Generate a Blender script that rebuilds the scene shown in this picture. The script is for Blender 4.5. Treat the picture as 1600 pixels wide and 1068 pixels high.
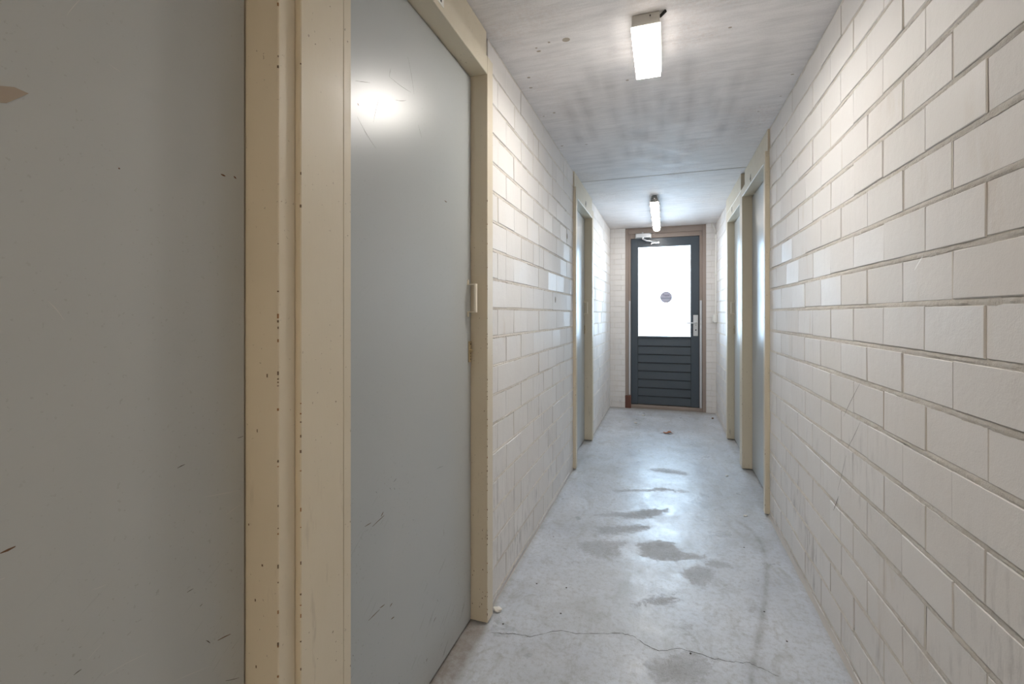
import bpy, math, random
import numpy as np
from mathutils import Vector, Matrix
random.seed(7); rng = np.random.RandomState(7)
SC = bpy.context.scene; COL = SC.collection
for o in list(bpy.data.objects): bpy.data.objects.remove(o)

# ---------------- camera, world, exposure ----------------
cam_d = bpy.data.cameras.new('camera'); cam = bpy.data.objects.new('camera', cam_d); COL.objects.link(cam)
cam_d.sensor_width = 36; cam_d.lens = 715/1600*36; cam_d.shift_y = -43/1600; cam_d.clip_start = 0.02
CH = 1.31
cam.location = (0, 0, CH); cam.rotation_euler = (math.pi/2, 0, math.atan(238.5/715))
SC.camera = cam
W = bpy.data.worlds.new('world'); SC.world = W; W.use_nodes = True
bg = W.node_tree.nodes['Background']; bg.inputs[0].default_value = (0.58, 0.79, 1.0, 1); bg.inputs[1].default_value = 5.3
LAMP1, LAMP2, LAMP3 = 44.0, 14.0, 54.0
SC.view_settings.view_transform = 'Standard'; SC.view_settings.look = 'None'
SC.view_settings.exposure = 1.5; SC.view_settings.gamma = 1; SC.view_settings.use_curve_mapping = False
pl = bpy.data.lights.new('daylight_portal', 'AREA'); pl.shape = 'RECTANGLE'; pl.size = 0.72; pl.size_y = 1.28
pl.cycles.is_portal = True
po = bpy.data.objects.new('daylight_portal', pl); COL.objects.link(po)
po.location = (-0.01, 6.74, 1.63); po.rotation_euler = (math.radians(-90), 0, 0)   # faces into the corridor
SC.cycles.max_bounces = 10; SC.cycles.diffuse_bounces = 7

H = 2.52; WL, WR, YE, YB = -0.7335, 0.6486, 6.6, -2.6

# ---------------- helpers ----------------
class MB:
    def __init__(s): s.v = []; s.f = []; s.m = []; s.sm = []
    def add(s, vs, fs, mi=0, smooth=False):
        n = len(s.v); s.v += [tuple(v) for v in vs]
        for f in fs: s.f.append(tuple(i+n for i in f)); s.m.append(mi); s.sm.append(smooth)
    def box(s, x0, x1, y0, y1, z0, z1, mi=0, b=0.0):
        x0, x1 = min(x0, x1), max(x0, x1); y0, y1 = min(y0, y1), max(y0, y1); z0, z1 = min(z0, z1), max(z0, z1)
        if b <= 0:
            v = [(x, y, z) for x in (x0, x1) for y in (y0, y1) for z in (z0, z1)]
            s.add(v, [(0,1,3,2), (4,6,7,5), (0,4,5,1), (2,3,7,6), (0,2,6,4), (1,5,7,3)], mi); return
        b = min(b, (x1-x0)*.45, (y1-y0)*.45, (z1-z0)*.45)
        v = []; idx = {}
        X = (x0, x1); Yy = (y0, y1); Z = (z0, z1)
        for i in (0, 1):
            for j in (0, 1):
                for k in (0, 1):
                    sx, sy, sz = (1, -1)[i]*b, (1, -1)[j]*b, (1, -1)[k]*b
                    idx[i, j, k, 0] = len(v); v.append((X[i], Yy[j]+sy, Z[k]+sz))
                    idx[i, j, k, 1] = len(v); v.append((X[i]+sx, Yy[j], Z[k]+sz))
                    idx[i, j, k, 2] = len(v); v.append((X[i]+sx, Yy[j]+sy, Z[k]))
        f = []
        def q(a, c, d, e): f.append((a, c, d, e))
        for i in (0, 1):
            a = [idx[i,0,0,0], idx[i,1,0,0], idx[i,1,1,0], idx[i,0,1,0]]; f.append(tuple(a if i else a[::-1]))
            a = [idx[0,i,0,1], idx[0,i,1,1], idx[1,i,1,1], idx[1,i,0,1]]; f.append(tuple(a if i else a[::-1]))
            a = [idx[0,0,i,2], idx[1,0,i,2], idx[1,1,i,2], idx[0,1,i,2]]; f.append(tuple(a if i else a[::-1]))
        for i in (0, 1):
            for j in (0, 1):
                a = [idx[i,j,0,0], idx[i,j,0,1], idx[i,j,1,1], idx[i,j,1,0]]; f.append(tuple(a if i != j else a[::-1]))
                a = [idx[i,0,j,0], idx[i,0,j,2], idx[i,1,j,2], idx[i,1,j,0]]; f.append(tuple(a[::-1] if i != j else a))
                a = [idx[0,i,j,1], idx[0,i,j,2], idx[1,i,j,2], idx[1,i,j,1]]; f.append(tuple(a if i != j else a[::-1]))
                for k in (0, 1):
                    a = [idx[i,j,k,0], idx[i,j,k,1], idx[i,j,k,2]]; f.append(tuple(a if (i+j+k) % 2 else a[::-1]))
        s.add(v, f, mi)
    def tube(s, pts, r, n=12, mi=0, flat=1.0):
        pts = [Vector(p) for p in pts]; rings = []; up = Vector((0, 0, 1))
        for i, p in enumerate(pts):
            d = (pts[min(i+1, len(pts)-1)] - pts[max(i-1, 0)]).normalized()
            u = d.cross(up) if abs(d.z) < .95 else d.cross(Vector((0, 1, 0)))
            u.normalize(); w = d.cross(u)
            rr = r[i] if isinstance(r, (list, tuple)) else r
            rings.append([p + u*math.cos(a)*rr + w*math.sin(a)*rr*flat for a in [2*math.pi*k/n for k in range(n)]])
        vs = [v for R in rings for v in R]; fs = []
        for i in range(len(rings)-1):
            for k in range(n): fs.append((i*n+k, i*n+(k+1) % n, (i+1)*n+(k+1) % n, (i+1)*n+k))
        s.add(vs, fs, mi, True)
        s.add(rings[0], [tuple(range(n))[::-1]], mi); s.add(rings[-1], [tuple(range(n))], mi)
    def disc(s, c, u, w, n=20, mi=0):
        c, u, w = Vector(c), Vector(u), Vector(w)
        s.add([c+u*math.cos(2*math.pi*k/n)+w*math.sin(2*math.pi*k/n) for k in range(n)], [tuple(range(n))], mi)
    def build(s, name, mats, parent=None):
        me = bpy.data.meshes.new(name); me.from_pydata(s.v, [], s.f); me.update()
        if not isinstance(mats, (list, tuple)): mats = [mats]
        for m in mats: me.materials.append(m)
        me.polygons.foreach_set('material_index', s.m); me.polygons.foreach_set('use_smooth', s.sm)
        import bmesh
        if len(s.f) < 4000:
            b = bmesh.new(); b.from_mesh(me); bmesh.ops.recalc_face_normals(b, faces=b.faces); b.to_mesh(me); b.free()
        o = bpy.data.objects.new(name, me); COL.objects.link(o)
        if parent:
            o.parent = parent; o.location = -parent.location   # meshes are in room coordinates, parents are unrotated
            if parent.parent: o.location = (0, 0, 0)
        return o

def tag(o, label=None, cat=None, group=None, kind=None):
    if label: o['label'] = label
    if cat: o['category'] = cat
    if group: o['group'] = group
    if kind: o['kind'] = kind
    return o
def empty(name, loc):
    o = bpy.data.objects.new(name, None); COL.objects.link(o); o.location = loc; o.empty_display_size = .1; return o

# ---------------- materials ----------------
def mat(name, col, rough=.5, metal=0, **kw):
    m = bpy.data.materials.new(name); m.use_nodes = True; n = m.node_tree; b = n.nodes['Principled BSDF']
    b.inputs['Base Color'].default_value = (*col, 1); b.inputs['Roughness'].default_value = rough; b.inputs['Metallic'].default_value = metal
    for k, v in kw.items(): b.inputs[k.replace('_', ' ')].default_value = v
    return m
class N:
    def __init__(s, m): s.t = m.node_tree; s.b = s.t.nodes['Principled BSDF']; s.co = s.n('ShaderNodeTexCoord').outputs['Object']
    def n(s, t, **k):
        x = s.t.nodes.new(t)
        for a, v in k.items(): setattr(x, a, v)
        return x
    def l(s, a, b): s.t.links.new(a, b)
    def mapped(s, sc, loc=(0, 0, 0), rot=(0, 0, 0)):
        x = s.n('ShaderNodeMapping'); s.l(s.co, x.inputs[0]); x.inputs['Scale'].default_value = sc; x.inputs['Location'].default_value = loc; x.inputs['Rotation'].default_value = rot; return x.outputs[0]
    def noise(s, scale, detail=4, rough=.55, vec=None, dist=0):
        x = s.n('ShaderNodeTexNoise'); s.l(vec or s.co, x.inputs['Vector']); x.inputs['Scale'].default_value = scale
        x.inputs['Detail'].default_value = detail; x.inputs['Roughness'].default_value = rough; x.inputs['Distortion'].default_value = dist; return x.outputs['Fac']
    def ramp(s, fac, lo, hi, a=0., b=1.):
        x = s.n('ShaderNodeMapRange'); s.l(fac, x.inputs[0]); x.inputs[1].default_value = lo; x.inputs[2].default_value = hi
        x.inputs[3].default_value = a; x.inputs[4].default_value = b; x.clamp = True; return x.outputs[0]
    def math(s, op, a, b):
        x = s.n('ShaderNodeMath', operation=op)
        for i, v in enumerate((a, b)):
            if isinstance(v, (int, float)): x.inputs[i].default_value = v
            else: s.l(v, x.inputs[i])
        return x.outputs[0]
    def mix(s, fac, a, b, mode='MIX'):
        x = s.n('ShaderNodeMix', data_type='RGBA', blend_type=mode)
        if isinstance(fac, (int, float)): x.inputs[0].default_value = fac
        else: s.l(fac, x.inputs[0])
        for i, v in ((6, a), (7, b)):
            if isinstance(v, tuple): x.inputs[i].default_value = (*v, 1)
            else: s.l(v, x.inputs[i])
        return x.outputs[2]
    def attr(s, nm): return s.n('ShaderNodeAttribute', attribute_name=nm).outputs['Fac']
    def bump(s, h, st, dist=.01):
        x = s.n('ShaderNodeBump'); s.l(h, x.inputs['Height']); x.inputs['Strength'].default_value = st; x.inputs['Distance'].default_value = dist
        s.l(x.outputs[0], s.b.inputs['Normal'])
    def col(s, c): s.l(c, s.b.inputs['Base Color'])
    def rough(s, r): s.l(r, s.b.inputs['Roughness'])

def brick_mat(name, base, tone):
    m = mat(name, base, .6); k = N(m)
    rnd = k.attr('tone')
    c = k.mix(k.ramp(rnd, 0, 1, 0, tone), base, tuple(x*.80 for x in base))
    c = k.mix(k.ramp(k.noise(2.2, 3), .35, .75, 0, .35), c, (base[0]*.93, base[1]*.88, base[2]*.83))
    # grey scuffs: streaky, in clusters, mostly low on the wall
    z = k.n('ShaderNodeSeparateXYZ'); k.l(k.co, z.inputs[0])
    low = k.ramp(z.outputs[2], .1, 1.0, 1, .12)
    v = k.mapped((1, 1, .16), rot=(.18, 0, 0))
    s1 = k.ramp(k.noise(42, 5, .7, v), .50, .70); s2 = k.ramp(k.noise(2.7, 3), .46, .62)
    c = k.mix(k.math('MULTIPLY', k.math('MULTIPLY', s1, s2), k.math('MULTIPLY', low, .85)), c, (.27, .26, .26))
    v2 = k.mapped((1, 1, .25))
    rs = k.math('MULTIPLY', k.ramp(k.noise(9, 4, .6, v2), .58, .75), k.ramp(k.noise(1.7, 2), .5, .65))
    c = k.mix(k.math('MULTIPLY', rs, .35), c, (.48, .38, .27))
    sp = k.ramp(k.noise(120, 2), .74, .78)
    c = k.mix(k.math('MULTIPLY', sp, k.ramp(k.noise(5, 2), .55, .65, 0, .4)), c, (.3, .27, .24))
    k.col(c); k.rough(k.math('ADD', k.ramp(k.noise(8), 0, 1, .50, .66), k.ramp(rnd, 0, 1, -.10, .14))); k.b.inputs['Specular IOR Level'].default_value = .3
    k.bump(k.math('ADD', k.math('MULTIPLY', k.noise(28, 6, .65), .5), k.math('MULTIPLY', k.noise(260, 3, .6), .16)), .45, .006)
    return m
M = {}
M['brick'] = brick_mat('painted_brick', (.75, .735, .722), .30)
m = M['mortar'] = mat('painted_mortar', (.58, .53, .465), .85); k = N(m)
c = k.mix(k.ramp(k.noise(14, 5, .7), .35, .7), (.79, .755, .705), (.68, .63, .56))
k.col(c); k.bump(k.math('ADD', k.noise(150, 6, .8), k.math('MULTIPLY', k.noise(45, 4, .7), .8)), 1.0, .006)
M['joint'] = mat('deep_joint', (.40, .35, .29), .9)
M['joint_light'] = mat('filled_joint', (.60, .56, .50), .9)

def paint(name, base, chips=.5, rough=.42, dirt=(.16, .11, .07)):
    m = mat(name, base, rough); k = N(m)
    c = k.mix(k.ramp(k.noise(3, 4), .3, .7, 0, .5), base, (base[0]*.90, base[1]*.88, base[2]*.84))
    z = k.n('ShaderNodeSeparateXYZ'); k.l(k.co, z.inputs[0])
    sp = k.math('MULTIPLY', k.ramp(k.noise(110, 3, .5), .69, .72), k.ramp(k.noise(4, 3), .42, .60))
    st = k.math('MULTIPLY', k.ramp(k.noise(30, 4, .6, k.mapped((1, 1, .2))), .62, .70), k.ramp(z.outputs[2], 0, 1.3, .5, 0))
    c = k.mix(k.math('MULTIPLY', k.math('MAXIMUM', sp, st), chips), c, dirt)
    k.col(c); k.rough(k.ramp(k.noise(20, 4), .3, .7, rough-.05, rough+.1)); k.bump(k.noise(60, 4, .6, k.mapped((1, 1, .3))), .12, .002)
    return m
M['frame'] = paint('cream_paint', (.65, .588, .465), .75)
M['chip'] = mat('chipped_primer', (.17, .12, .075), .8)
M['edge'] = mat('worn_wood_edge', (.30, .16, .07), .8)

def leaf_mat(name, base):
    m = mat(name, base, .3); k = N(m)
    c = k.mix(k.ramp(k.noise(1.5, 3), .3, .7, 0, .35), base, tuple(x*.88 for x in base))
    z = k.n('ShaderNodeSeparateXYZ'); k.l(k.co, z.inputs[0]); low = k.ramp(z.outputs[2], .05, .95, 1, .04)
    dv = k.mapped((1, 1, 1), rot=(-.62, 0, 0)); dv2 = k.n('ShaderNodeMapping'); k.l(dv, dv2.inputs[0]); dv2.inputs['Scale'].default_value = (1, .07, 1)
    sc = k.math('MULTIPLY', k.ramp(k.noise(150, 3, .55, dv2.outputs[0]), .655, .69), k.ramp(k.noise(3.3, 3), .44, .56))
    c = k.mix(k.math('MULTIPLY', sc, k.math('MULTIPLY', low, .6)), c, (.07, .06, .045))
    dv3 = k.n('ShaderNodeMapping'); k.l(k.mapped((1, 1, 1), loc=(3, 1, 2), rot=(-.5, 0, 0)), dv3.inputs[0]); dv3.inputs['Scale'].default_value = (1, .025, 1)
    sw = k.math('MULTIPLY', k.ramp(k.noise(190, 2, .5, dv3.outputs[0]), .70, .72), k.ramp(k.noise(2.6, 2), .52, .62))
    c = k.mix(k.math('MULTIPLY', sw, k.math('MULTIPLY', low, .45)), c, (.62, .62, .6))
    sp = k.math('MULTIPLY', k.ramp(k.noise(140, 2, .5), .68, .71), k.ramp(k.noise(3.1, 3), .40, .56))
    c = k.mix(k.math('MULTIPLY', sp, k.math('ADD', k.math('MULTIPLY', low, .7), .12)), c, (.12, .085, .05))
    k.col(c); k.b.inputs['Roughness'].default_value = .31; k.bump(k.noise(180, 3), .05, .001)
    return m
M['leaf'] = leaf_mat('grey_door_paint', (.42, .445, .45))
M['scr_d'] = mat('dark_scratch', (.08, .065, .05), .7); M['scr_b'] = mat('brown_scratch', (.13, .065, .03), .7); M['scr_w'] = mat('pale_scratch', (.52, .52, .50), .6)
M['tape'] = mat('old_tape', (.33, .28, .23), .75)
M['dark'] = mat('near_black', (.02, .018, .016), .9)  # near-black for lamp details and for shade painted behind the door gaps
M['handle'] = mat('beige_metal', (.80, .75, .64), .35, .1)
M['brass'] = mat('brass', (.50, .41, .26), .4, .5)
M['steel'] = mat('satin_aluminium', (.66, .68, .70), .33, .75)
M['white'] = mat('white_plastic', (.78, .77, .73), .4)
M['housing'] = mat('lamp_housing', (.62, .60, .56), .45)
M['dark_housing'] = mat('grey_lamp_body', (.30, .29, .275), .5)
M['anthracite'] = mat('anthracite_paint', (.052, .068, .085), .38)
M['brown'] = paint('brown_frame_paint', (.30, .245, .215), .4, .45)
M['reddish'] = paint('red_brown_block', (.13, .05, .035), .3, .6)
M['guard'] = mat('pale_guard_strip', (.55, .57, .60), .5)
M['black'] = mat('black_ink', (.01, .01, .012), .6)
M['backing'] = mat('rough_wall', (.3, .28, .25), .95)

# floor
m = M['floor'] = mat('worn_concrete', (.3, .31, .31), .35); k = N(m)
base = k.mix(k.ramp(k.noise(2.6, 6, .6), .3, .7), (.47, .51, .57), (.61, .65, .71))
base = k.mix(k.ramp(k.noise(7, 6, .7, k.mapped((1, .6, 1)), 1.2), .5, .7, 0, .6), base, (.31, .32, .31))
base = k.mix(k.math('MULTIPLY', k.ramp(k.noise(45, 5, .7), .48, .7), .5), base, (.27, .265, .255))
base = k.mix(k.math('MULTIPLY', k.ramp(k.noise(260, 3, .7), .5, .8), .35), base, (.18, .175, .17))
pt = k.attr('patch')
pm = k.ramp(k.math('ADD', pt, k.math('MULTIPLY', k.math('SUBTRACT', k.noise(40, 9, .8), .5), 2.4)), .40, .56)
base = k.mix(k.ramp(k.noise(1.3, 5, .65, k.mapped((1, 1, 1), loc=(1.3, .4, 0))), .48, .68, 0, .5), base, (.34, .345, .335))
base = k.mix(k.math('MULTIPLY', k.ramp(k.noise(16, 7, .8, k.mapped((1, .6, 1))), .52, .70), .35), base, (.28, .28, .27))
pm = k.math('MULTIPLY', pm, k.ramp(k.noise(180, 4, .8), .30, .55, .45, 1))
base = k.mix(k.math('MULTIPLY', k.math('MULTIPLY', pm, k.ramp(pt, .3, 1.1, .35, 1)), .5), base, (.19, .187, .18))
ar = k.attr('arc'); am = k.math('MULTIPLY', ar, k.ramp(k.noise(10, 4), .35, .6, .2, 1))
base = k.mix(k.math('MULTIPLY', am, .55), base, (.17, .165, .15))
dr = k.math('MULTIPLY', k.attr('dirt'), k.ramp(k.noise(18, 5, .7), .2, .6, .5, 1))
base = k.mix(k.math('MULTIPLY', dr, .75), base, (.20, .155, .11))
base = k.mix(k.ramp(k.noise(150, 1, .5), .77, .79, 0, .7), base, (.06, .05, .04))
k.col(base)
r = k.ramp(k.noise(5, 6, .65, None, .8), .3, .7, .25, .44)
r = k.math('ADD', r, k.math('MULTIPLY', pm, .28)); r = k.math('ADD', r, k.math('MULTIPLY', k.attr('dirt'), .4)); k.rough(r)
k.bump(k.math('ADD', k.noise(7, 5, .55, k.mapped((1, .7, 1))), k.math('MULTIPLY', k.noise(120, 4, .7), k.math('ADD', k.math('MULTIPLY', pm, .22), .03))), .34, .012)
M['crack'] = mat('crack', (.06, .055, .05), .95)

# ceiling
m = M['ceiling'] = mat('cast_concrete_ceiling', (.5, .49, .48), .55); k = N(m)
base = k.mix(k.ramp(k.noise(1.6, 4), .3, .7), (.82, .795, .79), (.75, .725, .72))
base = k.mix(k.ramp(k.noise(3.5, 5, .6, k.mapped((1, 5, 1))), .45, .7, 0, .4), base, (.56, .55, .55))
base = k.mix(k.math('MULTIPLY', k.ramp(k.noise(26, 5, .7, k.mapped((.25, 2.2, 1))), .45, .75), .28), base, (.33, .32, .31))
base = k.mix(k.math('MULTIPLY', k.ramp(k.noise(200, 3, .7), .5, .8), .25), base, (.25, .23, .21))
sm = k.math('MULTIPLY', k.attr('streak'), k.ramp(k.noise(9, 5, .65), .25, .6, .45, 1))
base = k.mix(k.math('MULTIPLY', sm, .42), base, (.32, .305, .30))
pk = k.math('MULTIPLY', k.ramp(k.noise(2.3, 3, .5, k.mapped((1, 1, 1), loc=(4, 2, 0))), .5, .66), k.ramp(k.noise(60, 4, .7), .4, .65))
base = k.mix(k.math('MULTIPLY', pk, .3), base, (.52, .40, .33))
base = k.mix(k.attr('light'), base, (.66, .66, .66))
k.col(base); k.rough(k.ramp(k.noise(6, 5), .3, .7, .6, .75))
k.bump(k.math('ADD', k.math('MULTIPLY', k.noise(5, 5, .6, k.mapped((1, 2.4, 1))), .7), k.math('MULTIPLY', k.noise(90, 4, .7), .14)), .3, .012)

# glass, lamps
m = M['glass'] = bpy.data.materials.new('door_glass'); m.use_nodes = True; t = m.node_tree; t.nodes.clear()
out = t.nodes.new('ShaderNodeOutputMaterial'); mx = t.nodes.new('ShaderNodeMixShader'); tr = t.nodes.new('ShaderNodeBsdfTransparent'); gl = t.nodes.new('ShaderNodeBsdfGlossy')
fr = t.nodes.new('ShaderNodeFresnel'); fr.inputs[0].default_value = 1.45; gl.inputs['Roughness'].default_value = .02
t.links.new(fr.outputs[0], mx.inputs[0]); t.links.new(tr.outputs[0], mx.inputs[1]); t.links.new(gl.outputs[0], mx.inputs[2]); t.links.new(mx.outputs[0], out.inputs[0])
def lit(name, col, st):
    m = bpy.data.materials.new(name); m.use_nodes = True; b = m.node_tree.nodes['Principled BSDF']
    b.inputs['Base Color'].default_value = (.8, .8, .8, 1); b.inputs['Emission Color'].default_value = (*col, 1); b.inputs['Emission Strength'].default_value = st; return m
M['side1'] = lit('diffuser_side', (1, .95, .89), LAMP1*.05); M['side2'] = lit('tube_cover_side', (1, .95, .90), LAMP2*.10); M['lit1'] = lit('lit_diffuser', (1, .95, .89), LAMP1); M['lit3'] = lit('lit_warm_diffuser', (1, .82, .62), LAMP3); M['lit2'] = lit('lit_tube_cover', (1, .95, .90), LAMP2)

# ---------------- floor and ceiling ----------------
PATCH = [[(-.388,3.478),(-.276,3.543),(-.122,3.567),(-.046,3.648),(.069,3.63),(-.026,3.56),(-.196,3.514),(-.344,3.427)],
[(-.439,3.003),(-.311,3.097),(-.242,3.102),(-.11,3.208),(.027,3.245),(-.04,3.136),(-.137,3.053),(-.236,3.029),(-.37,3.005)],
[(-.401,2.855),(-.259,2.91),(-.085,2.968),(-.099,2.911),(-.19,2.834),(-.397,2.719)],
[(-.472,2.604),(-.39,2.67),(-.196,2.712),(-.249,2.63),(-.227,2.547),(-.334,2.482),(-.442,2.52)],
[(-.152,2.711),(-.021,2.787),(.053,2.779),(.092,2.683),(.216,2.695),(.186,2.65),(.076,2.605),(-.019,2.559),(-.116,2.584)],
[(.092,2.476),(.167,2.561),(.23,2.548),(.23,2.485),(.168,2.397),(.132,2.404)],
[(.202,2.605),(.252,2.65),(.316,2.643),(.343,2.604),(.273,2.596),(.233,2.583)],
[(-.153,2.113),(-.052,2.23),(.043,2.272),(.066,2.248),(.03,2.174),(-.073,2.15)],
[(-.061,1.78),(.035,1.869),(.095,1.911),(.178,1.874),(.123,1.752),(-.022,1.704)],
[(.33,2.255),(.388,2.318),(.414,2.283),(.364,2.237)],[(.072,2.093),(.116,2.108),(.114,1.987),(.078,1.975)],
[(-.159,4.023),(-.009,4.13),(.203,4.074),(.177,3.966),(-.051,3.99)],[(.031,3.618),(.145,3.656),(.179,3.597),(.068,3.575)],
[(-.564,2.392),(-.222,2.491),(-.246,2.45),(-.485,2.362)]]
PW = [.8,.95,.85,1.0,.9,1.35,1.15,.7,.95,.9,.65,.65,.65,.6]
ARC = [(.444,3.195),(.49,3.12),(.511,3.05),(.524,2.93),(.52,2.826),(.505,2.68),(.48,2.544),(.411,2.262),(.373,2.106),(.329,1.967),(.29,1.808)]
CRACK = [(-.677,1.765),(-.632,1.771),(-.568,1.789),(-.522,1.788),(-.474,1.821),(-.416,1.864),(-.349,1.866),(-.255,1.894),(-.172,1.928),(-.123,1.924),(-.075,1.893),(-.024,1.871),(.056,1.913),(.115,1.91),(.18,1.896),(.246,1.903),(.303,1.915),(.336,1.899),(.393,1.878)]
def segdist(X, Y, a, b):
    dx, dy = b[0]-a[0], b[1]-a[1]; tt = np.clip(((X-a[0])*dx+(Y-a[1])*dy)/(dx*dx+dy*dy+1e-12), 0, 1)
    return np.hypot(X-a[0]-tt*dx, Y-a[1]-tt*dy)
def polysd(X, Y, P):      # signed distance, positive inside
    d = np.full(X.shape, 9.); ins = np.zeros(X.shape, bool)
    for i in range(len(P)):
        a, b = P[i], P[(i+1) % len(P)]; d = np.minimum(d, segdist(X, Y, a, b))
        c = (a[1] > Y) != (b[1] > Y); ins ^= c & (X < (b[0]-a[0])*(Y-a[1])/(b[1]-a[1]+1e-12)+a[0])
    return np.where(ins, d, -d)
def grid(name, x0, x1, y0, y1, z, step, attrs, material, down=False, thick=.1):
    nx = int((x1-x0)/step)+1; ny = int((y1-y0)/step)+1
    xs = np.linspace(x0, x1, nx); ys = np.linspace(y0, y1, ny); X, Y = np.meshgrid(xs, ys)
    V = np.stack([X.ravel(), Y.ravel(), np.full(X.size, z)], 1)
    i = (np.arange(ny-1)[:, None]*nx+np.arange(nx-1)).ravel()
    F = np.stack([i, i+1, i+nx+1, i+nx], 1)
    if down: F = F[:, ::-1]
    zb = z+thick if down else z-thick; n = len(V)
    V = np.vstack([V, [(x0, y0, zb), (x1, y0, zb), (x1, y1, zb), (x0, y1, zb)]])
    cn = [0, nx-1, nx*ny-1, nx*(ny-1)]
    F = F.tolist(); F.append([n, n+1, n+2, n+3] if down else [n+3, n+2, n+1, n])
    rows = [list(range(0, nx)), list(range(nx-1, nx*ny, nx)), list(range(nx*ny-1, nx*(ny-1)-1, -1)), list(range(nx*(ny-1), -1, -nx))]
    for j, r in enumerate(rows): F.append(r+[n+(j+1) % 4, n+j])
    me = bpy.data.meshes.new(name); me.from_pydata(V.tolist(), [], F); me.update()
    me.materials.append(material)
    for an, fn in attrs.items():
        at = me.attributes.new(an, 'FLOAT', 'POINT'); val = np.zeros(len(V)); val[:X.size] = fn(X, Y).ravel(); at.data.foreach_set('value', val.astype(np.float32))
    o = bpy.data.objects.new(name, me); COL.objects.link(o); return o
def f_patch(X, Y):
    r = np.zeros(X.shape)
    for P, w in zip(PATCH, PW):
        r = np.maximum(r, np.clip(.5+polysd(X, Y, P)/.085, 0, 1)*w)
    return r
def f_arc(X, Y):
    d = np.full(X.shape, 9.)
    for a, b in zip(ARC, ARC[1:]): d = np.minimum(d, segdist(X, Y, a, b))
    return np.exp(-(d/.013)**2)
DOOR_Y = [(-1, -.19, .71), (-1, .918, 1.799), (-1, 3.886, 4.753), (1, 3.402, 4.292), (1, 4.40, 5.260)]
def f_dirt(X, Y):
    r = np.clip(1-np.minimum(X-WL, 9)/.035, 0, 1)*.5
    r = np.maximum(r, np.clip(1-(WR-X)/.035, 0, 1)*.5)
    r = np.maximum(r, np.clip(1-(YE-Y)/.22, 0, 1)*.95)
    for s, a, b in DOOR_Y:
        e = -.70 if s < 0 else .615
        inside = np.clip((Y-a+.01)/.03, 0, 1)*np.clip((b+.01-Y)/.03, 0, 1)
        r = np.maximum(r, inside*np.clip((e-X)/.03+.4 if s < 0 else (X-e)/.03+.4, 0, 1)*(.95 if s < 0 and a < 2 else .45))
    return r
fo = grid('floor', -1.05, 1.0, YB-.1, 7.0, 0, .0125, {'patch': f_patch, 'arc': f_arc, 'dirt': f_dirt}, M['floor'])
tag(fo, 'bare worn grey concrete floor with matt patches and a crack', 'floor', kind='structure')
# hairline crack as a thin dark ribbon lying in the floor surface
cb = MB()
pts = []
for a, b in zip(CRACK, CRACK[1:]):
    for q in range(5):
        tq = q/5; pts.append((a[0]+(b[0]-a[0])*tq+random.uniform(-.003, .003), a[1]+(b[1]-a[1])*tq+random.uniform(-.0035, .0035)))
pts.append(CRACK[-1])
for i, (a, b) in enumerate(zip(pts, pts[1:])):
    w0 = random.uniform(.0006, .0016); cb.add([(a[0], a[1]-w0, .0005), (b[0], b[1]-w0, .0005), (b[0], b[1]+w0, .0005), (a[0], a[1]+w0, .0005)], [(0, 1, 2, 3)])
for x, y in [(-0.591, 2.151), (-0.447, 2.164), (-0.432, 1.97), (-0.649, 1.826), (0.417, 2.266), (0.465, 2.089), (0.095, 1.896), (0.424, 2.855), (0.569, 6.311), (0.855, 3.838), (-0.622, 2.637)]: cb.disc((x, y, .0006), (random.uniform(.003, .005), 0, 0), (0, random.uniform(.003, .006), 0), 9)
ck = cb.build('crack', M['crack'], fo)

CS = [(-.438,2.56),(-.439,2.749),(-.453,3.021),(-.539,2.741),(-.562,3.111),(-.288,2.851),(-.272,3.144),(-.264,3.496),(-.171,2.649),(-.164,2.866),(-.176,3.175),(-.175,3.487),(-.012,2.702),(-.013,3.051),(-.003,3.662),(.115,2.467),(.138,2.752),(.143,3.048),(.111,3.336),(.349,2.657),(.365,2.92),(.353,3.231),(-.279,2.487),(-.355,2.365),(-.111,2.809),(.047,2.861),(.283,2.94),(-.126,3.192),(.241,2.787)]
CD = [(-.412,1.988),(-.488,1.983),(-.553,2.007),(-.549,2.035),(-.659,2.245),(-.678,2.35),(-.701,2.713),(-.629,2.686),(-.699,3.231),(-.529,3.259),(-.183,2.432),(.262,2.122),(.53,3.052),(.611,2.636),(.61,2.878)]
def f_streak(X, Y):
    r = np.zeros(X.shape)
    for x, y in CS:
        r = np.maximum(r, np.exp(-((X-x)/.035)**2-((Y-y)/.17)**2)*.95)
    for i in range(12):
        x, y = rng.uniform(-.5, .5), rng.uniform(2.5, 3.9)
        r = np.maximum(r, np.exp(-((X-x)/.05)**2-((Y-y)/.3)**2)*.5)
    r = np.maximum(r, (.22)*np.exp(-((Y-2.85)/.35)**4)*np.exp(-((X)/.5)**4))
    return r
def f_light(X, Y):
    r = np.zeros(X.shape)
    for x, y in ((.03, 3.0), (.03, 3.3), (.03, 3.7), (-.1, 3.55), (-.32, 3.3), (.25, 3.75), (-.08, 3.8), (-.1, 2.95)):
        r = np.maximum(r, np.exp(-((X-x)/.05)**2-((Y-y)/.13)**2)*.45)
    return r
ce = grid('ceiling', -1.05, 1.0, YB-.1, 7.0, H, .025, {'streak': f_streak, 'light': f_light}, M['ceiling'], down=True)
tag(ce, 'cast concrete ceiling with grey streaks and a seam', 'ceiling', kind='structure')
cm = MB()
cm.box(-.9, .9, 4.172, 4.178, H-.0015, H+.02)      # the dark seam between the two slabs
for i, (x, y) in enumerate(CD):
    r1 = (.016 if i == 0 else random.uniform(.004, .008)); cm.disc((x, y, H-.0006), (r1*random.uniform(1, 1.7), 0, 0), (0, r1, 0), 12)
cm.build('slab_seam', M['joint'], ce)

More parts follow.
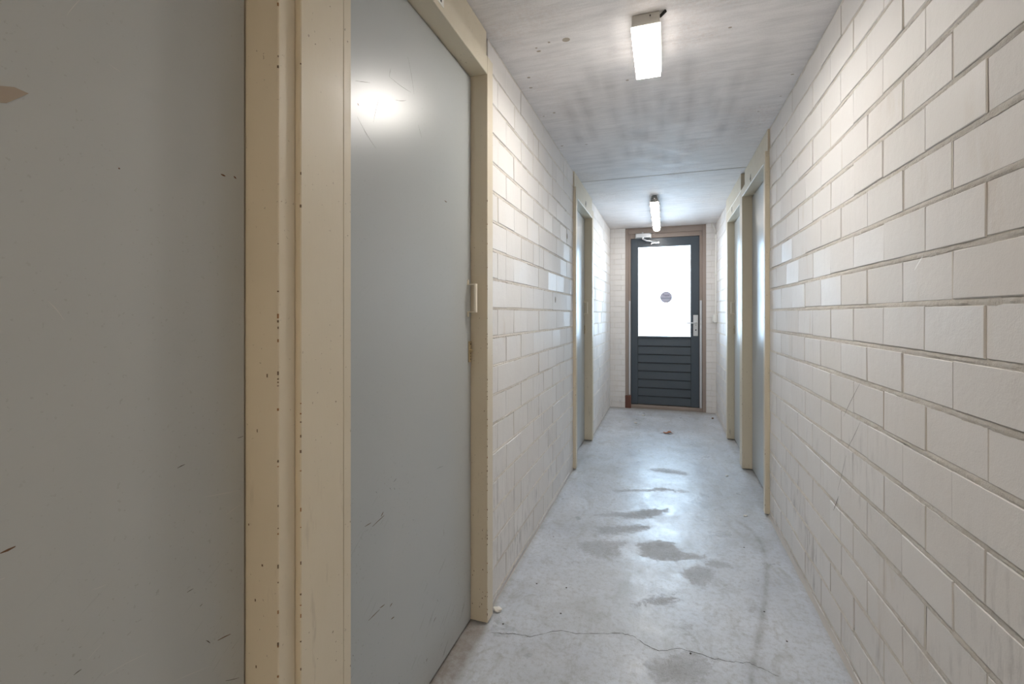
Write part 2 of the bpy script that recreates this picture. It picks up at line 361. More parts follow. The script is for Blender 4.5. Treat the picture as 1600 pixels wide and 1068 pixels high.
# ---------------- brick walls ----------------
def brick_wall(name, segs, xf, z0, course, half, start, bed, depth, near=0., detail=True, zmax=H, merge=.12, thin=True):
    """xf(along, out, z) -> world; out = 0 at the brick face, negative = into the wall"""
    V = []; F = []; MI = []; TN = []
    def add(vs, fs, mi, tone):
        n = len(V); V.extend(xf(*v) for v in vs)
        for f in fs: F.append(tuple(i+n for i in f)); MI.append(mi)
        TN.extend([tone]*len(vs))
    nc = int((zmax-z0)/course)+2
    for kc in range(-1, nc):
        za = z0+kc*course+bed*.5; zb = z0+(kc+1)*course-bed*.5
        za = max(za, 0); zb = min(zb, zmax-.0005)
        if zb-za < .012: continue
        for (a0, a1) in segs:
            n0 = int(math.floor((a0-start)/half))-1; joints = []
            n = n0
            while start+n*half < a1+half:
                if (n+kc+1) % 2 == 0: joints.append(start+n*half+random.uniform(-.004, .004))
                n += 1
            # (each course is half-brick staggered; headers split some units as in the photograph)
            js = []
            for j in joints:
                js.append(j)
                if random.random() < .05: js.append(j+half+random.uniform(-.006, .006))
            edges = [a0]+[j for j in sorted(js) if a0+.03 < j < a1-.03]+[a1]
            for i in range(len(edges)-1):
                l, r = edges[i], edges[i+1]
                if i > 0: l += gw*.5
                else: l += 0
                gw2 = random.choice([.0014, .002, .0025, .003, .004, .0075]) if i < len(edges)-2 else 0
                rr = r-gw2*.5; 
                if rr-l > .008:
                    o = random.uniform(-.0018, .0012); bt = random.uniform(.0012, .003); t1, t2 = random.uniform(-.0008, .0008), random.uniform(-.0008, .0008)
                    zj0, zj1 = random.uniform(-.002, .002), random.uniform(-.002, .002)
                    A, B = za+zj0, zb+zj1
                    A = max(A, .0); B = min(B, zmax-.0005)
                    vs = [(l+bt, o+t1, A+bt), (rr-bt, o-t1+t2, A+bt), (rr-bt, o-t1-t2, B-bt), (l+bt, o+t1-t2, B-bt),
                          (l, o-bt, A), (rr, o-bt, A), (rr, o-bt, B), (l, o-bt, B),
                          (l, -depth, A), (rr, -depth, A), (rr, -depth, B), (l, -depth, B)]
                    fs = [(0,1,2,3), (4,5,1,0), (5,6,2,1), (6,7,3,2), (7,4,0,3), (8,9,5,4), (9,10,6,5), (10,11,7,6), (11,8,4,7)]
                    add(vs, fs, 0, random.random())
                    if gw2:   # the joint filling
                        mi = random.choice([2, 3, 3, 3, 3]); dj = random.choice([.001, .0018, .003, .005])
                        add([(rr-.001, -dj, A), (rr+gw2+.002, -dj, A), (rr+gw2+.002, -dj, B), (rr-.001, -dj, B)], [(0,1,2,3)], mi, .5)
                gw = gw2
        # bed joint above this course
        zc = z0+(kc+1)*course
        if zc < zmax-.004 and zc > 0:
            for (a0, a1) in segs:
                a = a0; prev = None; c1 = c2 = c3 = 0
                while True:
                    fine = detail and a < near
                    c1 = c1*.75+random.uniform(-.0012, .0012); c2 = c2*.7+random.uniform(-.0016, .0016); c3 = c3*.8+random.uniform(-.0008, .0008)
                    hb = bed*.5
                    row = [(a, -depth*.9, zc-hb-.004), (a, -.0016+c3*.8, zc-hb-.001+c1*1.2), (a, -.0004+c2*.8, zc-hb*.3), (a, -.0010+c2*.6, zc+hb*.3), (a, -.0040+c3, zc+hb+.0012)]
                    if prev is not None:
                        n = len(V); V.extend(xf(*v) for v in prev+row); TN.extend([.5]*10)
                        for q in range(4): F.append((n+q, n+5+q, n+6+q, n+1+q)); MI.append(1)
                    prev = row
                    if a >= a1: break
                    a = min(a+(.007 if fine else .05), a1)
    for (a0, a1) in segs:   # body of the wall behind the bricks
        add([(a0, -depth*.8, 0), (a1, -depth*.8, 0), (a1, -depth*.8, zmax), (a0, -depth*.8, zmax), (a0, -.11, 0), (a1, -.11, 0), (a1, -.11, zmax), (a0, -.11, zmax)],
            [(0,1,2,3), (4,7,6,5), (0,3,7,4), (1,5,6,2), (3,2,6,7), (0,4,5,1)], 1, .5)
    me = bpy.data.meshes.new(name); me.from_pydata(V, [], F); me.update()
    for mm in (M['brick'], M['mortar'], M['joint'], M['joint_light']): me.materials.append(mm)
    me.polygons.foreach_set('material_index', MI)
    at = me.attributes.new('tone', 'FLOAT', 'POINT'); at.data.foreach_set('value', TN)
    o = bpy.data.objects.new(name, me); COL.objects.link(o); return o

A0, A1 = -.252, .754            # nearest left door frame
wl = brick_wall('wall_left', [(-1.2, A0-.004), (1.866, 3.829), (4.838, YE+.1)], lambda a, o, z: (WL+o, a, z), .030, .1308, .1215, 1.991, .0115, .012, near=3.9)
tag(wl, 'off-white painted brick wall on the left side', 'wall', kind='structure')
wr = brick_wall('wall_right', [(-1.2, 3.354), (5.352, YE+.1)], lambda a, o, z: (WR-o, a, z), .030, .1308, .1204, 1.2425, .0145, .012, near=3.4)
tag(wr, 'off-white painted brick wall on the right side', 'wall', kind='structure')
we = brick_wall('wall_end', [(WL-.0, -.5255), (.5255, WR+.0)], lambda a, o, z: (a, YE-o, z), .0, .0747, .0975, -.675, .0065, .007, detail=False)
we.data.materials[1] = we.data.materials[2] = we.data.materials[3] = mat('painted_over_mortar', (.66, .635, .60), .75)
tag(we, 'painted brick piers either side of the end door', 'wall', kind='structure')
# shell behind everything: closes the building
sh = MB()
sh.box(WL-.25, WL-.15, YB, 6.9, 0, H); sh.box(WR+.15, WR+.25, YB, 6.9, 0, H)
sh.box(WL-.15, -.5256, YE+.11, YE+.2, 0, H); sh.box(.5256, WR+.15, YE+.11, YE+.2, 0, H)
tag(sh.build('wall_outer', M['backing']), kind='structure')
bk = MB(); bk.box(WL-.15, WR+.15, YB-.1, YB, 0, H)
bk.box(WL-.11, WL, YB, -1.2, 0, H); bk.box(WR, WR+.11, YB, -1.2, 0, H)
tag(bk.build('wall_back', mat('plain_painted_wall', (.66, .63, .59), .7)), kind='structure')
# scuff marks on the right wall, drill holes on the left one (surface marks)
def mark(mb, xs, p, q, w, mi):
    (y0, z0), (y1, z1) = p, q; d = math.hypot(y1-y0, z1-z0); n = max(2, int(d/.01)); ny, nz = -(z1-z0)/d, (y1-y0)/d; prev = None
    bow = random.uniform(-.04, .04)*d
    for i in range(n+1):
        tq = i/n; ww = w*math.sin(math.pi*min(max(tq, .06), .94))**.5*random.uniform(.7, 1.1)*.5; bb = bow*math.sin(math.pi*tq)
        cy, cz = y0+(y1-y0)*tq+ny*bb, z0+(z1-z0)*tq+nz*bb
        cur = [(xs, cy-ny*ww, cz-nz*ww), (xs, cy+ny*ww, cz+nz*ww)]
        if prev: mb.add(prev+cur, [(0, 1, 3, 2)], mi)
        prev = cur
mk = MB()
for a in (((1.8978, 1.0713), (2.0536, .9224)), ((1.8978, .9352), (2.0151, .8112)), ((2.0278, .7837), (2.1145, .62))): mark(mk, WR-.0016, a[0], a[1], .0022, 0)
mark(mk, WR-.0016, (1.5327, 1.4305), (1.4904, 1.4638), .005, 1); mark(mk, WR-.0016, (2.1075, .5974), (2.1647, .519), .004, 0)
mk.build('scuff_marks', [M['scr_d'], mat('white_scuff', (.93, .93, .93), .6)], wr)
mk = MB()
for y, z in ((3.577, 1.9286), (3.1636, 1.414)): mk.disc((WL+.0016, y, z), (0, .019, 0), (0, 0, .022), 16)
mk.build('filled_holes', mat('grey_plug', (.30, .27, .22), .8), wl)
# mortar fillet along the foot of the walls
M['fillet'] = mat('mortar_fillet', (.50, .475, .45), .85)
def fillet(name, segs, wx, s):
    mb = MB()
    for a0, a1 in segs:
        prev = None; a = a0; c = 0
        while True:
            c = c*.8+random.uniform(-.002, .002); h_, d_ = (.020+c, .011+c*.6) if s > 0 else (.010+c*.5, .0035+c*.2)
            row = [(wx, a, h_), (wx-s*d_*.35, a, h_*.55), (wx-s*d_, a, .0), (wx, a, 0)]
            if prev: mb.add(prev+row, [(0, 4, 5, 1), (1, 5, 6, 2)], 0, True)
            prev = row
            if a >= a1: break
            a = min(a+.03, a1)
    return tag(mb.build(name, M['fillet']), kind='structure')
fillet('baseboard_left', [(1.868, 3.827), (4.84, YE)], WL+.0005, -1)
fillet('baseboard_right', [(-1.2, 3.352), (5.354, YE)], WR-.0005, 1)

# ---------------- storage doors ----------------
def text_mesh(name, body, size, ext, material, parent, loc, rot):
    cu = bpy.data.curves.new(name, 'FONT'); cu.body = body; cu.size = size; cu.extrude = ext; cu.align_x = 'CENTER'; cu.align_y = 'CENTER'
    tmp = bpy.data.objects.new('tmp', cu); COL.objects.link(tmp)
    dg = bpy.context.evaluated_depsgraph_get(); me = bpy.data.meshes.new_from_object(tmp.evaluated_get(dg)); me.name = name
    bpy.data.objects.remove(tmp); me.materials.clear(); me.materials.append(material)
    me.transform(Matrix.Translation(loc) @ rot.to_4x4())
    o = bpy.data.objects.new(name, me); COL.objects.link(o); o.parent = parent
    root = parent
    while root.parent: root = root.parent
    o.location = -root.location if parent is root else (0, 0, 0)
    return o
SA = [('d',.5711,1.0427,.5846,1.0452),('b',.3472,1.0054,.3618,1.0073),('w',.4463,.9023,.4635,.9002),('w',.4677,1.6919,.4833,1.688),('w',.4307,1.7654,.4157,1.7339),('d',.588,.8169,.5996,.8171),('d',.4239,.7929,.433,.7945),('b',.6535,1.5778,.6629,1.5769),('b',.6808,1.582,.6865,1.5786),('d',.6116,.7776,.6165,.7794),('d',.6239,.7075,.6314,.6976),('w',.4408,.8029,.4577,.8139),('w',.4593,.7626,.5223,.755),('w',.6189,.9745,.6951,.9597),('w',.6642,.9227,.6951,.9303),('d',.6894,1.0648,.7025,1.0653),('w',.3472,.9719,.352,.9717),('b',.6469,.6919,.6738,.6862),('d',.6629,.6033,.6937,.5863),('b',.4806,1.5376,.4824,1.5361),('w',.5635,.6765,.6339,.6528),('w',.3951,1.3285,.4128,1.3019)]
SB = [('d',1.2906,2.1398,1.3293,2.0339),('d',1.1866,2.023,1.3097,2.0328),('d',1.1343,1.9348,1.1067,1.8544),('d',1.0342,1.8416,1.1204,1.7842),('d',1.0262,1.9331,1.0922,1.9597),('d',1.2188,1.9682,1.2806,1.9941),('d',1.1929,2.0514,1.1866,2.023),('d',1.3556,1.9453,1.3795,1.9098),('b',1.0362,1.878,1.0413,1.8737),('b',1.5493,1.7369,1.5692,1.7361),('d',1.4882,.75,1.5356,.7442),('d',1.2087,.7998,1.2252,.8056),('b',1.1017,.7109,1.1601,.7184),('b',1.0676,.7259,1.0959,.724),('w',1.2266,.6328,1.182,.5256),('w',1.182,.5256,1.1755,.3948),('d',1.5018,.3629,1.5582,.3922),('d',1.5417,.5082,1.5458,.4829),('b',1.0844,.4564,1.1377,.4553),('b',1.1377,.4589,1.1627,.4548),('d',1.1194,.8035,1.123,.7979),('d',1.1886,.7894,1.1926,.7827),('d',1.2114,.7812,1.2155,.7744),('b',1.4636,.2114,1.4825,.2175),('b',1.4093,.1072,1.4181,.1139),('b',1.1438,.7216,1.1563,.7311),('d',1.4921,.2753,1.4959,.2638),('w',1.7338,.6663,1.7413,.6503),('b',1.1953,.3899,1.2128,.3864),('b',1.1886,.4317,1.202,.435)]
def bow_handle(s, xs, y, z0, z1, parent):
    """flat bar bent to a U: two feet on the leaf, two legs out, upright grip"""
    mb = MB(); w = .006; th = .0035; o = .038
    def P(d0, d1, za, zb, ww=w): mb.box(s*(xs-d0), s*(xs-d1), y-ww, y+ww, za, zb, 0, .001)
    P(0, th, z1-.018, z1); P(0, th, z0, z0+.018)
    P(0, o, z1-.022, z1-.018); P(0, o, z0+.018, z0+.022)
    P(o-.007, o+.002, z0+.018, z1-.018, .0085)
    for zz in (z1-.009, z0+.009): mb.tube([(s*(xs-th), y, zz), (s*(xs-th-.0015), y, zz)], .0032, 10)
    return mb.build('door_handle', M['handle'], parent)
def storage_door(name, s, face, panel, leafx, y0, y1, y2, y3, zin, zfr, label, latch='far', digit=None, scr=None, extra=None, pend=0.):
    root = empty(name, (s*face, (y0+y3)/2, 0)); tag(root, label, 'door', kind='structure')
    back = leafx+.055
    f = MB()
    zb0 = .008
    if extra:      # wide near jamb with a stepped edge
        f.box(s*face, s*back, y0, extra, zb0, zfr, 0, .002); f.box(s*(face+.0022), s*back, extra+.0006, y1, zb0, zfr, 0, .003)
    else: f.box(s*face, s*back, y0, y1, zb0, zfr, 0, .002)
    f.box(s*face, s*back, y2, y3, zb0, zfr, 0, .002)
    f.box(s*face, s*back, y1+.0003, y2-.0003, zin, zfr, 0, .002)
    # rebate strips the leaf closes against
    for a, b in ((y1, y1+.016), (y2-.016, y2)): f.box(s*(leafx+.041), s*back, a, b, zb0, zin)
    f.box(s*(leafx+.041), s*back, y1, y2, zin-.02, zin)
    # worn bare spots along the arris
    for i in range(70 if s < 0 and y3 < 2.5 else 14):
        zz = random.uniform(.02, 2.3)*random.uniform(.35, 1); ee = random.choice([y0+.0004, y2-.0002, y2-.0002]); hh = random.uniform(.0015, .010)**1.0
        q = random.uniform(.0012, .0028)
        f.box(s*(face-.0003), s*(face+q), ee-.0006, ee+.0004+q*.4, zz, zz+hh*random.uniform(.4, 1), random.choice([1, 2, 2]))
    for i in range(16 if y3 < 2.5 and s < 0 else 5):      # chips on the reveal, dark against the paint
        zz = random.uniform(.02, 1.5)*random.uniform(.3, 1); a = random.uniform(face+.006, leafx-.006); hh = random.uniform(.002, .007)
        f.box(s*a, s*(a+random.uniform(.0015, .004)), y2-.0005, y2+.001, zz, zz+hh, 2)
    if name == 'door_2':
        pass
    f.build('door_frame', [M['frame'], M['edge'], M['chip']], root)
    tp = MB(); tp.box(s*panel, s*back, y0, y3-pend, zfr+.0005, H-.002, 0, .0015)
    tp.build('transom_panel', M['frame'], root)
    bkp = MB(); bkp.box(s*(back+.001), s*(back+.02), y0+.005, y3-.005, 0, H-.002); bkp.build('gap_shade_panel', M['dark'], root)  # near-black panel added behind the leaf; its colour stands for the gap's shade
    lf = MB(); lf.box(s*leafx, s*(leafx+.04), y1+.004, y2-.004, .014, zin-.004, 0, .0015)
    if scr:
        for c, a, b, a2, b2 in scr:
            d = math.hypot(a2-a, b2-b); w = {'d': .0011, 'b': .0026, 'w': .0009}[c]
            if d < .02 and c != 'w': w *= 1.4
            mark(lf, s*(leafx-.0003), (a, b), (a2, b2), w, {'d': 1, 'b': 2, 'w': 3}[c])
    leaf = lf.build('door_leaf', [M['leaf'], M['scr_d'], M['scr_b'], M['scr_w']], root)
    hy = (y2-.035) if latch == 'far' else (y1+.035)
    h = bow_handle(s, leafx, hy, 1.30, 1.456, leaf); h['label'] = 'beige metal bow handle'
    lk = MB(); lk.box(s*leafx, s*(leafx-.006), hy+.003, hy+.027, 1.109, 1.197, 0, .0015)
    lk.tube([(s*(leafx-.006), hy+.015, 1.158), (s*(leafx-.013), hy+.015, 1.158)], .0065, 14)
    lk.tube([(s*(leafx-.006), hy+.015, 1.185), (s*(leafx-.0075), hy+.015, 1.185)], .003, 10, 1)
    for zz in (1.118, 1.13, 1.142): lk.box(s*(leafx-.0060), s*(leafx-.0064), hy+.0125, hy+.0175, zz, zz+.006, 1)
    lk.build('lock_plate', [M['brass'], M['black']], leaf)
    if digit:
        dy, dz = digit[1], digit[2]
        p = MB(); p.box(s*(face), s*(face-.0015), dy-.022, dy+.022, dz-.032, dz+.032, 0, .0005)
        po_ = p.build('number_plate', M['white'] if digit[3] else M['frame'], root)
        rot = Matrix(((0, 0, -s), (s*-1, 0, 0), (0, 1, 0)))
        text_mesh('number', digit[0], .078, .0005, M['black'], po_, (s*(face-.0021), dy, dz), rot)
    return root, leaf
storage_door('door_1', -1, .7222, .7222, .8046, A0, -.19, .7099, A1, 2.323, 2.38, 'grey storage door nearest the camera, cut off by the left picture edge', 'near', scr=SA)
B, bleaf = storage_door('door_2', -1, .709, .7226, .7840, .7545, .918, 1.799, 1.862, 2.323, 2.40, 'grey storage door with bright lamp reflection in a cream frame, left side', 'far', ('1', 1.372, 2.375, True), SB, extra=.887, pend=.04)
storage_door('door_3', -1, .709, .7226, .7905, 3.831, 3.893, 4.753, 4.834, 2.303, 2.389, 'grey storage door farther down the left wall', 'far', ('4', 4.325, 2.351, False), pend=.01)
storage_door('door_4', 1, .6214, .6375, .6988, 3.3585, 3.405, 4.292, 4.350, 2.305, 2.376, 'grey storage door, first one on the right wall', 'near', ('4', 3.885, 2.346, False), pend=.085)
storage_door('door_5', 1, .6213, .6213, .690, 4.356, 4.42, 5.260, 5.344, 2.273, 2.37, 'grey storage door on the right nearest the end door', 'far', ('4', 4.90, 2.325, False))
# remnant of brown tape on the nearest door
leafA = [o for o in bpy.data.objects if o.name == 'door_leaf'][0]
tp = MB(); P_ = [(.30, 1.585), (.3605, 1.6062), (.3751, 1.6045), (.3532, 1.5821), (.30, 1.562)]
n = len(P_); tp.add([(-.8041, y, z) for y, z in P_]+[(-.8046, y, z) for y, z in P_], [tuple(range(n))]+[(i, (i+1) % n, n+(i+1) % n, n+i) for i in range(n)])
tp.build('tape_remnant', M['tape'], leafA)

# ---------------- end door ----------------
ED = empty('door_6', (0, YE+.06, 0)); tag(ED, 'anthracite glazed door with louvred lower half at the corridor end', 'door', kind='structure')
YD = 6.66
def E_(mb, x0, x1, z0, z1, y0, y1, mi=0, b=.002): mb.box(x0, x1, y0, y1, z0, z1, mi, b)
f = MB()
E_(f, -.5255, -.485, 0, 2.50, 6.615, 6.78); E_(f, -.4848, -.453, .0, 2.4358, 6.645, 6.78)
E_(f, .481, .5255, 0, 2.50, 6.615, 6.78); E_(f, .446, .4808, .0, 2.4358, 6.645, 6.78)
E_(f, -.4848, .4808, 2.436, 2.50, 6.63, 6.78); E_(f, -.4528, .4458, 2.374, 2.4358, 6.645, 6.78)
E_(f, -.5255, .5255, 2.5002, 2.519, 6.64, 6.78)
f.box(-.4528, -.430, YD+.0502, 6.78, .046, 2.40); f.box(.423, .4458, YD+.0502, 6.78, .046, 2.40); f.box(-.43, .423, YD+.0502, 6.78, 2.35, 2.40)
f.build('door_frame', M['brown'], ED)
g = MB(); E_(g, -.479, -.456, .18, 1.50, 6.639, 6.645, 0, .0015)
g.build('guard_strip', M['guard'], ED)['label'] = 'pale metal guard strip on the left jamb'
g = MB(); E_(g, .449, .474, .05, 1.50, 6.639, 6.645, 0, .0015)
for zz in (1.19, 1.12): g.box(.455, .468, 6.637, 6.64, zz, zz+.05, 1)
g.build('guard_strip', [M['guard'], M['steel']], ED)['label'] = 'pale metal guard strip on the lock side jamb'
g = MB(); E_(g, -.527, -.447, .0, .175, 6.596, 6.6445, 0, .004); g.build('frame_block', M['reddish'], ED)['label'] = 'red-brown block at the foot of the frame'
g = MB(); E_(g, -.4529, .4459, 0, .046, 6.64, YD+.05, 0, .003); g.box(-.4527, .4457, YD+.0502, 6.78, 0, .085); g.build('threshold', M['brown'], ED)
lf = MB()
E_(lf, -.450, -.357, .052, 2.371, YD, YD+.05); E_(lf, .339, .443, .052, 2.371, YD, YD+.05)
E_(lf, -.3568, .3388, 2.256, 2.371, YD+.0005, YD+.05)
E_(lf, -.3568, .3388, .985, 1.004, YD+.002, YD+.05)
bh = (.985-.055)/8
leaf = lf
for i in range(8):      # lapped boards with dark grooves
    z0 = .055+i*bh
    y_b, y_t = YD+.004, YD+.016
    vs = [(-.3567, y_b, z0+.006), (.3387, y_b, z0+.006), (.3387, y_t, z0+bh-.004), (-.3567, y_t, z0+bh-.004)]
    vs += [(x, YD+.045, z) for (x, y, z) in vs]
    leaf.add(vs, [(0,1,2,3), (0,4,5,1), (3,2,6,7), (7,6,5,4), (0,3,7,4), (1,5,6,2)], 0)
leaf.box(-.3568, .3388, YD+.03, YD+.046, .055, .985, 1)
for a in (-.357, .339): leaf.box(a-.0015, a+.0015, YD-.0003, YD+.01, .055, .99, 1)
dl = lf.build('door_leaf', [M['anthracite'], M['black']], ED)
g = MB(); g.box(-.3567, .3387, YD+.022, YD+.028, 1.0045, 2.2555); gp = g.build('glass_pane', M['glass'], dl)
g = MB()
for x0, x1, z0, z1 in ((-.3567, -.349, 1.0045, 2.2555), (.331, .3387, 1.0045, 2.2555), (-.349, .331, 1.0045, 1.011), (-.349, .331, 2.2485, 2.2555)):
    g.box(x0, x1, YD+.012, YD+.0215, z0, z1)
g.build('glazing_bead', M['guard'], dl)
# round sticker on the glass
cx, cz, cr_ = .0195, 1.549, .079
g = MB(); g.tube([(cx, YD+.0205, cz), (cx, YD+.0218, cz)], cr_, 40); g.tube([(cx, YD+.0200, cz), (cx, YD+.0206, cz)], cr_*.9, 40, 1)
st = g.build('sticker', [mat('sticker_rim', (.22, .19, .24), .5), mat('sticker_face', (.45, .45, .55), .5)], dl); st['label'] = 'round lilac-grey sticker with dark rim'
rot = Matrix(((1, 0, 0), (0, 0, -1), (0, 1, 0)))
text_mesh('sticker_text', 'Team', .040, .0003, mat('ink_purple', (.07, .06, .13), .6), st, (cx, YD+.0195, cz+.026), rot)
text_mesh('sticker_text', 'schoonmaak', .0275, .0003, mat('ink_teal', (.04, .09, .12), .6), st, (cx, YD+.0195, cz-.012), rot)
# lever handle on a long plate
g = MB(); g.box(.368, .428, YD, YD-.009, 1.019, 1.303, 0, .002)
g.box(.375, .421, YD-.009, YD-.0105, 1.026, 1.296, 0, .001)
g.tube([(.40, YD-.0105, 1.10), (.40, YD-.0125, 1.10)], .009, 16, 1); g.tube([(.40, YD-.011, 1.165), (.40, YD-.0115, 1.165)], .005, 10, 1)
for zz in (1.035, 1.285): g.tube([(.398, YD-.0105, zz), (.398, YD-.0115, zz)], .005, 10)
hp = g.build('handle_plate', [M['steel'], M['black']], dl)
g = MB(); g.tube([(.40, YD-.0105, 1.196), (.40, YD-.05, 1.196), (.394, YD-.06, 1.196), (.38, YD-.064, 1.196), (.33, YD-.064, 1.196), (.29, YD-.062, 1.194), (.276, YD-.058, 1.192)], [.0125, .0115, .011, .0105, .0095, .009, .007], 14)
g.tube([(.40, YD-.0106, 1.196), (.40, YD-.016, 1.196)], .018, 18); g.build('lever', M['steel'], hp)
# door closer: body on the frame head, arm to the leaf
g = MB(); g.box(-.386, -.184, 6.6445, 6.595, 2.376, 2.436, 0, .006); g.box(-.392, -.176, 6.6449, 6.638, 2.371, 2.441, 0, .002)
g.tube([(-.29, 6.615, 2.436), (-.29, 6.615, 2.449)], .012, 14); g.tube([(-.285, 6.61, 2.376), (-.285, 6.61, 2.352)], .016, 16)
cl = g.build('door_closer', M['steel'], ED)
g = MB()
pts = [(-.285, 6.612, 2.360), (-.262, 6.60, 2.345), (-.235, 6.595, 2.33), (-.19, 6.60, 2.323), (-.14, 6.615, 2.318), (-.085, 6.635, 2.312)]
g.tube(pts, [.014, .012, .011, .010, .010, .010], 10)
g.box(-.175, -.068, 6.63, 6.66, 2.290, 2.318, 0, .003); g.box(-.182, -.17, 6.64, 6.66, 2.280, 2.305, 0, .002)
g.build('closer_arm', M['steel'], cl)

# ---------------- ceiling lights ----------------
def boxy_light(dy, em, label):
    L1 = empty('ceiling_light', (-.072, 2.09+dy, H)); tag(L1, label, 'ceiling light')
    parts = []
    x0, x1 = -.131, -.0145
    g = MB(); g.box(x0+.004, x1-.004, 1.913, 2.272, 2.4705, H-.001, 0, .003); g.box(x0+.012, x1-.012, 1.93, 2.25, H-.006, H-.0005)
    g.tube([(-.098, 1.9125, 2.50), (-.098, 1.9105, 2.50)], .010, 18)
    g.box(-.055, -.022, 1.9135, 1.911, 2.493, 2.512, 0, .001); g.box(-.057, -.053, 1.911, 1.909, 2.502, 2.508, 1)
    g.tube([(-.018, 1.935, H-.012), (.004, 1.915, H-.006)], .006, 10, 1)
    parts.append(g.build('housing', [M['housing'], M['dark']], L1))
    g = MB()
    zt, zb = 2.470, 2.431
    vs = [(x0, 1.911, zt), (x1, 1.911, zt), (x1, 2.275, zt), (x0, 2.275, zt), (x0+.004, 1.920, zb+.004), (x1-.004, 1.920, zb+.004), (x1-.004, 2.268, zb+.004), (x0+.004, 2.268, zb+.004),
          (x0+.009, 1.926, zb), (x1-.009, 1.926, zb), (x1-.009, 2.262, zb), (x0+.009, 2.262, zb)]
    g.add(vs, [(0,1,5,4), (1,2,6,5), (2,3,7,6), (3,0,4,7), (3,2,1,0)], 1)
    g.add(vs, [(4,5,9,8), (5,6,10,9), (6,7,11,10), (7,4,8,11), (8,9,10,11)])
    parts.append(g.build('diffuser', [em, M['side1']], L1))
    for p in parts: p.location.y += dy
boxy_light(0, M['lit1'], 'short boxy white ceiling light, lit, nearest the camera')
boxy_light(-3.4, M['lit3'], 'warm boxy ceiling light on the ceiling behind the viewer, outside the picture')

L2 = empty('ceiling_light', (-.1, 5.6, H)); tag(L2, 'long slim tube light on the ceiling in front of the end door, lit', 'ceiling light')
g = MB(); ax = -.100
g.box(ax-.034, ax+.034, 4.90, 6.42, 2.468, H-.012, 0, .008); g.box(ax-.02, ax+.02, 5.0, 6.3, H-.013, H-.0005)
g.box(ax-.027, ax+.027, 4.865, 4.899, 2.472, H-.004, 0, .006); g.tube([(ax, 4.845, H-.026), (ax, 4.866, H-.026)], .012, 14)
g.build('housing', M['dark_housing'], L2)
g = MB(); g.box(ax-.048, ax+.048, 4.885, 6.43, 2.456, 2.4685, 0, .004)
for yy in (5.05, 5.38, 5.72, 6.06, 6.34):
    for s in (-1, 1): g.box(ax+s*.0485, ax+s*.056, yy-.012, yy+.012, 2.448, 2.476, 0, .002)
g.build('rim', M['housing'], L2)['label'] = 'grey rim with clips'
g = MB(); n = 16; ys = [4.895, 4.915, 4.95]+[4.95+(6.38-4.95)*i/6 for i in range(1, 7)]+[6.405, 6.42]
sc = [.72, .93, 1]+[1]*6+[.85, .55]
vs = []; fs = []
for y, q in zip(ys, sc):
    for i in range(n+1):
        a = math.pi*i/n; vs.append((ax-math.cos(a)*.044*(.7+.3*q), y, 2.4555-math.sin(a)**.7*.040*q))
for i in range(len(ys)-1):
    for j in range(n): q = i*(n+1)+j; fs.append((q, q+1, q+n+2, q+n+1))
g.add(vs, fs, 0, True)
for i in range(len(ys)-1):
    for j in (range(n) if i < 2 or i > len(ys)-3 else (0, 1, 2, n-3, n-2, n-1)): g.m[i*n+j] = 1; g.add(vs[:n+1], [tuple(range(n+1))], 1); g.add(vs[-n-1:], [tuple(range(n+1))], 1)
g.build('diffuser', [M['lit2'], M['side2']], L2)

# ---------------- conduit and switch ----------------
cpx = WR-.016
C_ = empty('conduit_pipe', (cpx, 6.5, 1.3)); tag(C_, 'thin white conduit pipe running down the right wall corner beside the end door', 'pipe')
g = MB(); g.tube([(cpx-.035, 6.575, H-.002), (cpx-.03, 6.572, 2.49), (cpx-.012, 6.545, 2.44), (cpx, 6.505, 2.39), (cpx, 6.5, 2.34), (cpx, 6.5, 1.313)], .008, 12); g.build('pipe', M['white'], C_)
for zz in (2.31, 1.83, 1.425):
    g = MB(); g.box(cpx-.012, WR-.001, 6.488, 6.512, zz-.010, zz+.010, 0, .003); g.build('clip', M['white'], C_)
S_ = empty('light_switch', (WR-.02, 6.5, 1.26)); tag(S_, 'small white wall switch at the lower end of the conduit', 'switch')
g = MB(); g.box(WR-.046, WR-.0015, 6.455, 6.545, 1.207, 1.311, 0, .006); g.build('switch_box', M['white'], S_)
g = MB(); g.box(WR-.053, WR-.0462, 6.472, 6.528, 1.225, 1.293, 0, .003); g.build('rocker', M['white'], S_)

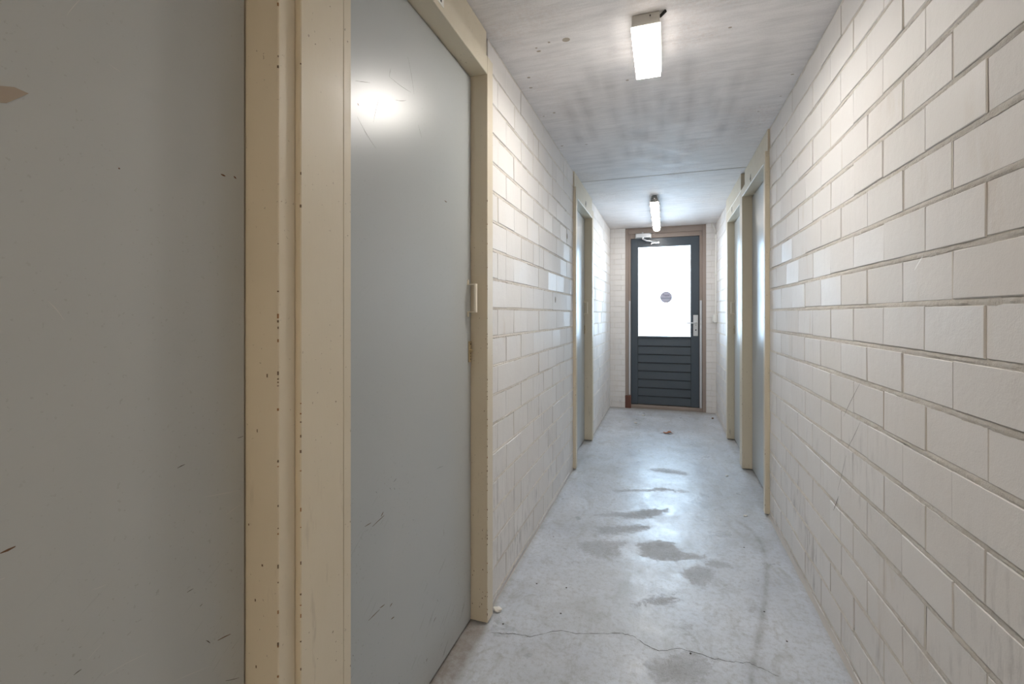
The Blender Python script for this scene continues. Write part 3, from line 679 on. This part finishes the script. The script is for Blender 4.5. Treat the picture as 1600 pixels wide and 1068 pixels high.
# ---------------- litter on the floor ----------------
def lump(name, loc, r, sq, material, label, cat, seed, group=None):
    import bmesh
    rr = random.Random(seed); b = bmesh.new(); bmesh.ops.create_icosphere(b, subdivisions=3, radius=1)
    ph = [rr.uniform(0, 6) for _ in range(6)]
    for v in b.verts:
        c = v.co; q = 1+.22*math.sin(c.x*3+ph[0])*math.cos(c.y*3.3+ph[1])+.14*math.sin(c.z*5+ph[2]+c.x*4)+.06*math.sin(9*c.y+ph[3])*math.sin(8*c.x+ph[4])
        v.co = Vector((c.x*r*q, c.y*r*q*.75, c.z*r*q*sq))
    zmin = min(v.co.z for v in b.verts)
    for v in b.verts: v.co.z -= zmin
    for f_ in b.faces: f_.smooth = True
    me = bpy.data.meshes.new(name); b.to_mesh(me); b.free(); me.materials.append(material)
    o = bpy.data.objects.new(name, me); COL.objects.link(o); o.location = loc; return tag(o, label, cat, group)
lump('plaster_lump', (-.70, 1.895, 0), .017, .6, M['white'], 'white crumb of plaster on the floor at the foot of the near door frame', 'crumb', 3)
lump('paper_scrap', (-.333, 5.697, 0), .020, .35, M['white'], 'small white scrap on the floor, nearer of the two by the end door', 'scrap', 5, 'paper scraps by the end door')
lump('paper_scrap', (-.263, 6.161, 0), .020, .3, M['white'], 'small white scrap on the floor, nearest the brown end door frame', 'scrap', 6, 'paper scraps by the end door')
lump('dark_pebble', (.571, 6.24, 0), .015, .5, M['scr_b'], 'dark crumb on the floor below the wall switch', 'crumb', 8)
lump('plaster_chip', (.497, 3.30, 0), .012, .3, M['white'], 'thin pale chip on the floor before the first right door', 'chip', 9, 'pale chips by the right doors')
lump('plaster_chip', (.478, 4.07, 0), .012, .3, M['white'], 'thin pale chip on the floor beside the far jamb of the first right door', 'chip', 11, 'pale chips by the right doors')
# dry leaf: curled lobed sheet
vs = []; fs = []; na, nr = 22, 5
for i in range(nr+1):
    for j in range(na):
        a = 2*math.pi*j/na; R = i/nr; ln = 1+.18*math.cos(5*a)
        x = R*.052*math.cos(a)*ln; y = R*.026*math.sin(a)*ln; z = .007+.011*abs(y/.026)**1.5+.007*math.sin(x*70)*R
        vs.append((x, y, max(z, .001)))
for i in range(nr):
    for j in range(na): fs.append((i*na+j, i*na+(j+1) % na, (i+1)*na+(j+1) % na, (i+1)*na+j))
g = MB(); g.add(vs, fs, 0, True); g.tube([(-.05, 0, .006), (-.075, .006, .002)], .0012, 6)
lo = g.build('dry_leaf', mat('dry_leaf_brown', (.33, .13, .06), .7)); lo.location = (.037, 5.321, 0); lo.rotation_euler = (0, 0, .15)
tag(lo, 'curled red-brown dry leaf on the floor in front of the end door', 'leaf')
md = lo.modifiers.new('thickness', 'SOLIDIFY'); md.thickness = .0008
